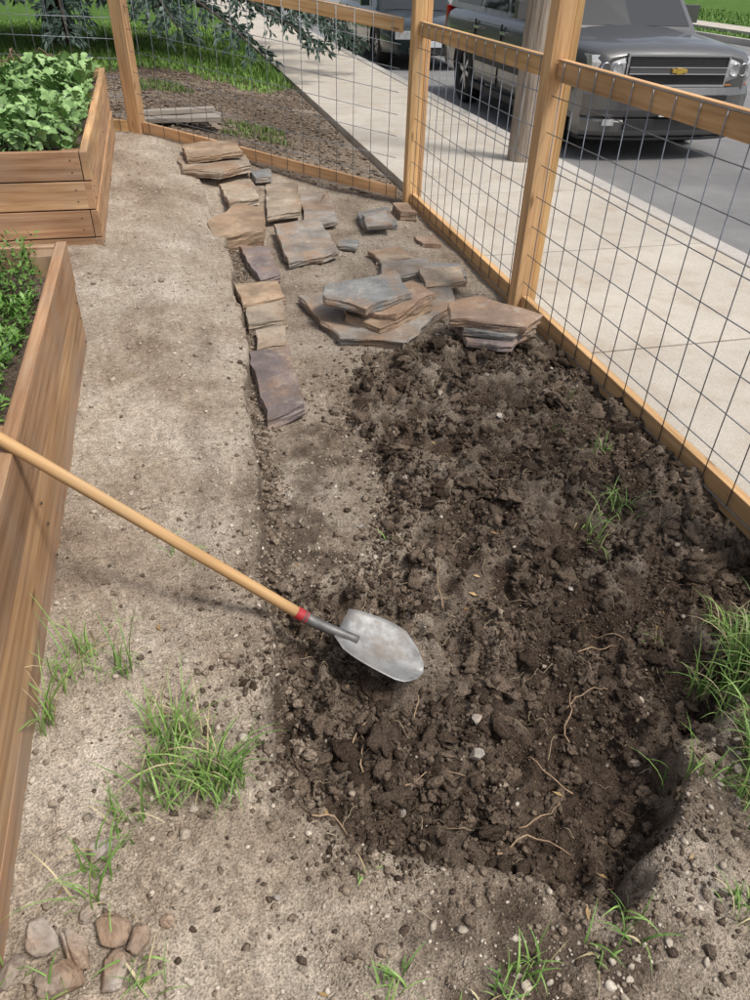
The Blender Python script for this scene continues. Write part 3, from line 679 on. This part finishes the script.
def car(name,loc,rot,paint,p):
    root=bpy.data.objects.new(name,None);scene.collection.objects.link(root)
    L,W,wb,fo,wr=p['L'],p['W']/2,p['wb'],p['fo'],p['wr']
    def ring(y,hw,zb,zt,cr,bul=0):
        h=[(0,zb),(hw*.8,zb),(hw*.97,zb+.05),(hw,zb+.16),(hw+bul,(zb+zt)/2),(hw*.99,zt-.16),(hw*.965,zt-.07),(hw*.90,zt-.015),(hw*.7,zt+cr*.5),(hw*.35,zt+cr*.9),(0,zt+cr)]
        pts=h+[(-a,b) for a,b in h[-2:0:-1]]
        return [(a,y,b) for a,b in pts]
    R=[ring(*s) for s in p['body'](W,L)];n=len(R[0]);V=[v for r in R for v in r];F=[]
    for i in range(len(R)-1):
        for k in range(n):F.append((i*n+k,(i+1)*n+k,(i+1)*n+(k+1)%n,i*n+(k+1)%n))
    F.append(tuple(range(n)));F.append(tuple(range((len(R)-1)*n,len(R)*n))[::-1])
    me=bpy.data.meshes.new('body');me.from_pydata(V,[],F);bm=bmesh.new();bm.from_mesh(me);bmesh.ops.recalc_face_normals(bm,faces=bm.faces);bm.to_mesh(me);bm.free()
    me.materials.append(paint);body=bpy.data.objects.new('body',me);scene.collection.objects.link(body);body.parent=root
    ys=(fo,fo+wb)
    for yy in ys:
        for s in (-1,1):
            bm=bmesh.new();bmesh.ops.create_cone(bm,cap_ends=True,segments=40,radius1=wr+.07,radius2=wr+.07,depth=.5)
            bmesh.ops.rotate(bm,verts=bm.verts,cent=(0,0,0),matrix=Matrix.Rotation(math.pi/2,3,'Y'));bmesh.ops.translate(bm,verts=bm.verts,vec=(s*(W-.03),yy,wr))
            me=bpy.data.meshes.new('cut');bm.to_mesh(me);bm.free();c=bpy.data.objects.new('cut',me);scene.collection.objects.link(c)
            md=body.modifiers.new('x','BOOLEAN');md.object=c;md.operation='DIFFERENCE';md.solver='EXACT'
            dg=bpy.context.evaluated_depsgraph_get();nm=bpy.data.meshes.new_from_object(body.evaluated_get(dg))
            body.modifiers.clear();body.data=nm;bpy.data.objects.remove(c)
    bv=body.modifiers.new('b','BEVEL');bv.width=.012;bv.segments=2;bv.limit_method='ANGLE';bv.angle_limit=.6
    for q_ in body.data.polygons:q_.use_smooth=True
    md=body.modifiers.new('w','WEIGHTED_NORMAL');md.keep_sharp=True
    g=p['gh'];zb,zt=g['zb'],g['zt'];hb,ht=g['hb']*W,g['ht']*W
    y0b,y0t,y1t,y1b=g['y']
    P=dict(fbl=(-hb*.93,y0b,zb-.03),fbr=(hb*.93,y0b,zb-.03),
           ftl=(-ht*.95,y0t,zt),ftr=(ht*.95,y0t,zt),rtl=(-ht*.95,y1t,zt),rtr=(ht*.95,y1t,zt),rbl=(-hb*.95,y1b,zb),rbr=(hb*.95,y1b,zb))
    names=['fbl','fbr','ftr','ftl','rtl','rtr','rbl','rbr'];V=[P[k] for k in names]
    V+= [(0,y0b-.07,zb-.03),(0,y0t-.04,zt+.035),(0,y1t,zt+.035),(0,y1b+.03,zb)]
    F=[(0,8,9,3),(8,1,2,9),(3,9,10,4),(9,2,5,10),(4,10,11,6),(10,5,7,11),(0,3,4,6),(1,7,5,2)]
    me=bpy.data.meshes.new('cabin');me.from_pydata(V,[],F);bm=bmesh.new();bm.from_mesh(me);bmesh.ops.recalc_face_normals(bm,faces=bm.faces);bm.to_mesh(me);bm.free();me.materials.append(paint)
    cab=bpy.data.objects.new('cabin',me);scene.collection.objects.link(cab);cab.parent=root;bv=cab.modifiers.new('b','BEVEL');bv.width=.05;bv.segments=4;bv.limit_method='ANGLE';bv.angle_limit=.35
    for q_ in me.polygons:q_.use_smooth=True
    gl=MB()
    def quad(a,b,c,d,off,mat=0):
        a,b,c,d=[Vector(v) for v in (a,b,c,d)];n=(b-a).cross(d-a).normalized()
        cen=(a+b+c+d)/4;o=Vector((0,(y0b+y1b)/2,zb+.2))
        if n.dot(cen-o)<0:n=-n
        k=len(gl.v);gl.v+=[v+n*off for v in (a,b,c,d)];gl.f.append([k,k+1,k+2,k+3]);gl.uv.append([(0,0)]*4);gl.c.append((1,1,1));gl.m.append(mat)
    def bil(A,B,C,D,u,v):
        A,B,C,D=[Vector(x) for x in (A,B,C,D)];return (A.lerp(B,u)).lerp(D.lerp(C,u),v)
    for s in (-1,1):
        A=V[0] if s<0 else V[1];T=V[3] if s<0 else V[2];T2=V[4] if s<0 else V[5];B2=V[6] if s<0 else V[7]
        for u0,u1 in p['win']:
            quad(*[bil(A,B2,T2,T,u,v) for u,v in ((u0,.1),(u1,.1),(u1,.88),(u0,.88))],.004)
        for (a,b,c,d) in (((0,y0b-.07,zb-.03),A,T,(0,y0t-.04,zt+.035)),((0,y1b+.03,zb),B2,T2,(0,y1t,zt+.035))):
            quad(bil(a,b,c,d,0,.08),bil(a,b,c,d,.9,.08),bil(a,b,c,d,.9,.92),bil(a,b,c,d,0,.92),.004)
    gl.obj('windows',GLASS,parent=root)
    wm=MB()
    for yy in ys:
        for s in (-1,1):
            cx=s*(W-.135);w=.125;r=wr
            prof=[(-w,r*.66),(-w*1.02,r*.80),(-w*.95,r*.93),(-w*.75,r*.995),(0,r),(w*.75,r*.995),(w*.95,r*.93),(w*1.02,r*.80),(w,r*.66)]
            lathe_x(wm,prof,cx,yy,wr,36,0)
            lathe_x(wm,[(s*w*.95,r*.67),(s*w*.80,r*.62),(s*w*.25,r*.60),(s*w*.2,.0)],cx,yy,wr,36,1)
            lathe_x(wm,[(s*w*.72,0.0),(s*w*.72,.07),(s*w*.3,.08)],cx,yy,wr,20,1)
            for k in range(6):
                t=k*math.pi/3+.2;d=Vector((0,math.cos(t),math.sin(t)));c=Vector((cx+s*w*.6,yy,wr))
                wm.board(c+d*.05,c+d*r*.63,Vector((0,-d.z,d.y))*.055,(.035,0,0),(1,1,1),2)
    wm.obj('wheels',[RUBBER,BLACK,ALLOY],smooth=False,parent=root)
    p['detail'](root,W,L,paint)
    root.location=loc;root.rotation_euler=(0,0,rot);return root
def bx(mb,x0,x1,y0,y1,z0,z1,mat):mb.box(((x0+x1)/2,(y0+y1)/2,(z0+z1)/2),(abs(x1-x0),abs(y1-y0),abs(z1-z0)),mat)
def curved(mb,xa,xb,y0,dep,z0,z1,k,mat,n=12,pw=3):
    prof=lambda x,y:[Vector((x,y+.03,z0)),Vector((x,y,z0+(z1-z0)*.25)),Vector((x,y,z0+(z1-z0)*.75)),Vector((x,y+.035,z1)),Vector((x,y+dep,z1)),Vector((x,y+dep,z0))]
    v0=len(mb.v)
    for i in range(n+1):
        x=xa+(xb-xa)*i/n;mb.v+=prof(x,y0+k*abs(x)**pw)
    for i in range(n):
        v=v0+i*6
        for j in range(6):
            j2=(j+1)%6;mb.f.append([v+j,v+6+j,v+6+j2,v+j2]);mb.uv.append([(0,0)]*4);mb.c.append((1,1,1));mb.m.append(mat)
    for b_ in (v0,v0+n*6):
        mb.f.append([b_+j for j in range(6)]);mb.uv.append([(0,0)]*6);mb.c.append((1,1,1));mb.m.append(mat)
def suv_body(W,L):
    return [(0.0,W*.84,.42,.98,.03,0),(.06,W*.91,.36,1.03,.035,0),(.2,W*.96,.33,1.055,.045,.005),(.6,W*.985,.32,1.085,.05,.01),(1.15,W*.99,.31,1.12,.05,.012),(1.5,W*.99,.30,1.15,.02,.012),
            (3.5,W*.99,.30,1.16,.02,.012),(4.7,W*.985,.32,1.16,.02,.01),(5.0,W*.95,.36,1.14,.02,0),(5.1,W*.9,.4,1.1,.02,0)]
def suv_detail(root,W,L,paint):
    mb=MB()
    MATS=[paint,BLACK,CHROME,LAMP,GOLD,PLATE,ORANGE,RED]
    curved(mb,-W*.97,W*.97,-.12,.27,.44,.71,.20,0,16,4);curved(mb,-W*.95,W*.95,-.09,.25,.25,.438,.20,0,16,4)
    curved(mb,-W*.93,W*.93,-.075,.2,.205,.248,.20,1,16,4)
    bx(mb,-.52,.52,-.112,.0,.32,.425,1);bx(mb,-.60,.60,-.128,-.05,.60,.65,1)
    bx(mb,-.16,.16,-.145,-.118,.45,.585,5);bx(mb,-.12,.12,-.1465,-.13,.50,.54,1)
    bx(mb,-.57,.57,-.030,.1,.73,.99,1);bx(mb,-.59,.59,-.042,.05,.985,1.008,2);bx(mb,-.59,.59,-.042,.05,.712,.735,2)
    for s in (-1,1):bx(mb,s*.57,s*.59,-.042,.05,.735,.985,2)
    bx(mb,-.56,.56,-.058,.0,.838,.885,0);bx(mb,-.565,.565,-.064,-.04,.886,.896,2);bx(mb,-.565,.565,-.064,-.04,.827,.837,2)
    for i in range(4):
        for z in (.752+.02*i,.905+.02*i):bx(mb,-.55,.55,-.036,-.02,z,z+.005,1)
    bx(mb,-.085,.085,-.082,-.05,.845,.878,4);bx(mb,-.035,.035,-.084,-.05,.832,.891,4)
    for s in (-1,1):
        a,b=(s*.60,s*.935);curved(mb,min(a,b),max(a,b),-.045,.20,.745,.985,.145,3,8,4)
        curved(mb,min(a,b),max(a,b),-.035,.18,.716,.742,.145,6,8,4)
        for xc in (.675,.80):lathe_y(mb,s*xc,-.052+.145*xc**4,.87,.062)
        bx(mb,s*.64,s*.77,-.085,-.05,.36,.42,3)
        bx(mb,s*(W-.02),s*(W+.17),1.62,1.74,1.18,1.36,0);bx(mb,s*(W-.1),s*(W+.03),1.66,1.72,1.17,1.21,1);bx(mb,s*(W+.02),s*(W+.15),1.735,1.745,1.2,1.34,2)
        bx(mb,s*(W-.01),s*(W+.018),1.5,3.4,.60,.68,1);bx(mb,s*(W-.06),s*(W+.03),1.45,3.45,.27,.34,1)
        for y in (1.52,2.52,3.52):bx(mb,s*(W-.02),s*(W+.006),y,y+.01,.38,1.07,1)
        for y in (2.3,3.3):bx(mb,s*(W-.02),s*(W+.035),y,y+.18,.97,1.0,2)
        bx(mb,s*(W*.70),s*(W*.73),2.2,4.5,1.93,1.96,1)
        for y in (2.3,3.3,4.4):bx(mb,s*(W*.70),s*(W*.73),y,y+.08,1.86,1.93,1)
        bx(mb,s*(W*.72),s*(W*.93),5.02,5.11,.85,1.15,7)
        bx(mb,s*.02,s*.02+.5,1.17,1.19,1.165,1.18,1)
    mb.obj('trim',MATS,.006,parent=root)
    nx_,ny_=15,12;V=[];F=[]
    for j in range(ny_):
        y=.10+1.0*j/(ny_-1)
        for i in range(nx_):
            x=-.62+1.24*i/(nx_-1);u=abs(x)/.62
            base=np.interp(y,[0,.06,.2,.6,1.15],[.98,1.03,1.055,1.085,1.12])+.045*(1-abs(x)/(W*1.0))
            e=min(1,(1-u)/.16)*min(1,(j+.001)/2)
            V.append((x,y,base-.012+.034*e))
    for j in range(ny_-1):
        for i in range(nx_-1):F.append((j*nx_+i,j*nx_+i+1,(j+1)*nx_+i+1,(j+1)*nx_+i))
    me=bpy.data.meshes.new('bonnet_bulge');me.from_pydata(V,[],F);me.materials.append(paint)
    for p_ in me.polygons:p_.use_smooth=True
    o=bpy.data.objects.new('bonnet_bulge',me);scene.collection.objects.link(o);o.parent=root
def lathe_y(mb,cx,cy,cz,r,n=20):
    b=len(mb.v);prof=[(r,.0),(r*.9,-.012),(r*.7,.0),(r*.3,.01),(0.001,.012)];m=len(prof)
    for k in range(n):
        t=2*math.pi*k/n
        for (q,dy) in prof:mb.v.append(Vector((cx+q*math.cos(t),cy+dy,cz+q*math.sin(t))))
    for k in range(n):
        k2=(k+1)%n
        for i in range(m-1):
            mb.f.append([b+k*m+i,b+k*m+i+1,b+k2*m+i+1,b+k2*m+i]);mb.uv.append([(0,0)]*4);mb.c.append((1,1,1));mb.m.append(2 if i<1 else 3)
suv=dict(L=5.1,W=2.0,wb=2.95,fo=.98,wr=.40,body=suv_body,gh=dict(zb=1.14,zt=1.86,hb=.95,ht=.80,y=(1.10,1.95,4.75,5.02)),win=[(.10,.36),(.39,.62),(.65,.92)],detail=suv_detail)
def sed_body(W,L):
    return [(0.0,W*.80,.30,.62,.03,0),(.08,W*.9,.24,.68,.04,0),(.35,W*.97,.22,.74,.05,.005),(.9,W*.99,.21,.82,.05,.01),(1.25,W*.99,.20,.88,.03,.01),(3.6,W*.99,.20,.92,.02,.01),(4.4,W*.97,.24,.93,.02,0),(4.7,W*.9,.30,.86,.02,0)]
def sed_detail(root,W,L,paint):
    mb=MB();MATS=[paint,BLACK,CHROME,LAMP,GOLD,PLATE,ORANGE,RED]
    bx(mb,-.4,.4,-.02,.1,.48,.6,1);bx(mb,-.41,.41,-.028,.05,.60,.615,2);bx(mb,-.5,.5,-.03,.1,.27,.37,1);bx(mb,-.15,.15,-.04,-.01,.38,.48,5)
    for s in (-1,1):
        bx(mb,s*.45,s*.75,-.005,.2,.50,.63,3);bx(mb,s*(W-.03),s*(W+.14),1.5,1.6,.93,1.05,0)
        for y in (1.5,2.5,3.4):bx(mb,s*(W-.02),s*(W+.006),y,y+.01,.3,.86,1)
        for y in (2.25,3.2):bx(mb,s*(W-.02),s*(W+.03),y,y+.16,.78,.805,0)
        bx(mb,s*.5,s*.8,4.6,4.71,.62,.8,7)
    mb.obj('trim',MATS,.008,parent=root)
sed=dict(L=4.7,W=1.8,wb=2.7,fo=.95,wr=.33,body=sed_body,gh=dict(zb=.88,zt=1.42,hb=.94,ht=.74,y=(1.15,1.95,3.3,4.05)),win=[(.18,.48),(.51,.82)],detail=sed_detail)
def paintm(name,c):return simple(name,c,.32,.45,.8)
car('parked_car',(5.22,7.65,-.14),math.radians(-1.5),paintm('grey_paint',(.105,.104,.103)),suv)
car('parked_car',(5.0,15.0,-.14),0,paintm('dark_green_paint',(.012,.022,.021)),sed)

# ------------------------------------------------------------------ spruce tree
def spruce(bx_,by_,zb):
    root=bpy.data.objects.new('spruce_tree',None);scene.collection.objects.link(root)
    mb=MB();mb.tube([(bx_,by_,zb-.1),(bx_+.03,by_,zb+3),(bx_,by_,zb+14)],.26,14,r1=.03)
    Pp=[];Dd=[]
    def branch(z,az,L,droop,dens=1):
        n=16;pts=[];d0=Vector((math.cos(az),math.sin(az),0))
        for i in range(n):
            t=i/(n-1);pts.append(Vector((bx_,by_,z))+d0*L*t+Vector((0,0,.07*L*math.sin(t*2.2)-droop*t*t)))
        mb.tube(pts,.035*L/3.5+.008,6,r1=.004)
        side=Vector((-d0.y,d0.x,0))
        for i in range(3,n):
            t=i/(n-1)
            for s in (-1,1):
                for rep in range(3 if dens>.5 else 1):
                    l2=(.35+.6*(1-t)*L/4)*random.uniform(.6,1.15)*.9;dd=(side*s*random.uniform(.5,1)+d0*random.uniform(.2,.9)).normalized()
                    pp=pts[i]+(pts[i-1]-pts[i])*random.random()
                    m=max(3,int(l2/(.09 if dens>.5 else .16)))
                    for k in range(m):
                        u=(k+.5)/m;q=pp+dd*l2*u+Vector((0,0,-.55*l2*u*u))
                        for h_ in range(3 if dens>.5 else 2):
                            v=(dd*random.uniform(.2,.9)+Vector((random.uniform(-.5,.5),random.uniform(-.5,.5),random.uniform(-1.2,.1)))).normalized()
                            Pp.append(q+Vector((random.uniform(-.03,.03),random.uniform(-.03,.03),random.uniform(-.03,.03))));Dd.append(v)
    # lowest whorl is sparse, individual boughs hang towards the lawn
    for az,L,dr in ((-.62,5.6,1.15),(-.78,5.5,1.0),(-.95,5.2,1.1),(-.48,5.4,1.05),(-.35,5.0,.9),(-1.15,4.8,.85),(-1.4,4.6,.95),(-1.75,4.2,.8),(-2.2,4.2,.8),(-2.8,4.4,.8),(2.6,4.4,.8),(1.9,4.6,.8),(1.2,4.4,.8),(.5,4.8,.8),(0.0,5.0,.9)):
        branch(zb+1.25+random.uniform(-.08,.08),az+random.uniform(-.06,.06),L,dr*random.uniform(.9,1.1))
    z=zb+1.75
    while z<zb+13.4:
        R=5.7*(1-(z-zb)/14.2)**.8;low=z<zb+2.6;nb=12 if low else (8 if z<zb+6 else 6)
        off=random.uniform(0,6)
        for k in range(nb):
            branch(z+random.uniform(-.15,.15),off+k*2*math.pi/nb+random.uniform(-.2,.2),R*random.uniform(.8,1.06),random.uniform(.7,1.25) if low else random.uniform(.4,.9)*R/5,1 if low else .4)
        z+=.42 if z<zb+3 else .8
    mb.obj('trunk_and_limbs',simple('spruce_bark',(.10,.075,.06),.9,nz=12),parent=root)
    P=np.array([p[:] for p in Pp]);D=np.array([d[:] for d in Dd]);n=len(P)
    keep=P[:,2]>zb+.30;P=P[keep];D=D[keep];n=len(P)
    hi=P[:,2]>zb+3
    l=rng.uniform(.08,.17,n)*np.where(hi,1.7,1);w=rng.uniform(.014,.026,n)*np.where(hi,1.9,1)
    A=np.cross(D,rng.normal(size=(n,3)));A/=np.linalg.norm(A,axis=1)[:,None];B=np.cross(D,A)
    Vs=[]
    for S_ in (A,B):
        Vs.append(np.stack([P,P+D*(l*.45)[:,None]+S_*w[:,None],P+D*l[:,None],P+D*(l*.45)[:,None]-S_*w[:,None]],1))
    V=np.concatenate(Vs,0);F=np.arange(len(V)*4).reshape(-1,4)
    c=tint(n,(.03,.06,.042),(.11,.165,.125));c=np.concatenate([c,c],0)
    np_mesh('needles',V.reshape(-1,3),F,LEAF,np.repeat(c,4,0),False,root)
spruce(-1.6,16.0,.05)
mb=MB()
for i in range(26):
    x=random.uniform(-1.7,-.9);y=7.0+random.uniform(-.1,.15);pts=[];a=random.uniform(0,6.3)
    for k in range(7):
        pts.append((x,y,.80+.12*math.sin(k/6*math.pi)*random.uniform(.3,1.2)));a+=random.uniform(-.7,.7);x+=.07*math.cos(a);y+=.03*math.sin(a)
    mb.tube(pts,.004,5)
mb.obj('dry_vine',simple('dry_twig',(.22,.15,.10),.9,nz=30),smooth=True)

# ------------------------------------------------------------------ light
w=bpy.data.worlds.new('World');scene.world=w;w.use_nodes=True;nd=w.node_tree.nodes;lk=w.node_tree.links
sky=nd.new('ShaderNodeTexSky');sky.sky_type='NISHITA';sky.sun_disc=False
sd=Vector((.45,-.42,1.15)).normalized()
sky.sun_elevation=math.asin(sd.z);sky.sun_rotation=math.atan2(sd.x,sd.y);sky.dust_density=4.0
hs=nd.new('ShaderNodeHueSaturation');hs.inputs['Saturation'].default_value=.5;lk.new(sky.outputs[0],hs.inputs['Color'])
bg=nd['Background'];bg.inputs['Strength'].default_value=.15;lk.new(hs.outputs[0],bg.inputs['Color'])
sl=bpy.data.lights.new('sun','SUN');sl.energy=2.7;sl.angle=math.radians(12);sl.color=(1,.965,.91)
so=bpy.data.objects.new('sun',sl);scene.collection.objects.link(so);so.rotation_euler=sd.to_track_quat('Z','Y').to_euler();so.location=(0,0,10)
scene.view_settings.view_transform='Standard';scene.view_settings.look='None';scene.view_settings.exposure=0

# ------------------------------------------------------------------ camera
p=math.radians(37.1);yaw=math.radians(15.6);th=math.radians(2.1)
Fh=Vector((math.sin(yaw),math.cos(yaw),0));Fw=Fh*math.cos(p)+Vector((0,0,-math.sin(p)))
R0=Vector((math.cos(yaw),-math.sin(yaw),0));U0=R0.cross(Fw)
Rr=R0*math.cos(th)+U0*math.sin(th);Uu=U0*math.cos(th)-R0*math.sin(th)
cam=bpy.data.cameras.new('camera');cam.sensor_fit='VERTICAL';cam.sensor_height=24;cam.lens=24*.722;cam.clip_end=2000;cam.clip_start=.02
co=bpy.data.objects.new('camera',cam);scene.collection.objects.link(co)
M=Matrix((Rr,Uu,-Fw)).transposed().to_4x4();M.translation=Vector((0,0,1.6));co.matrix_world=M
scene.camera=co
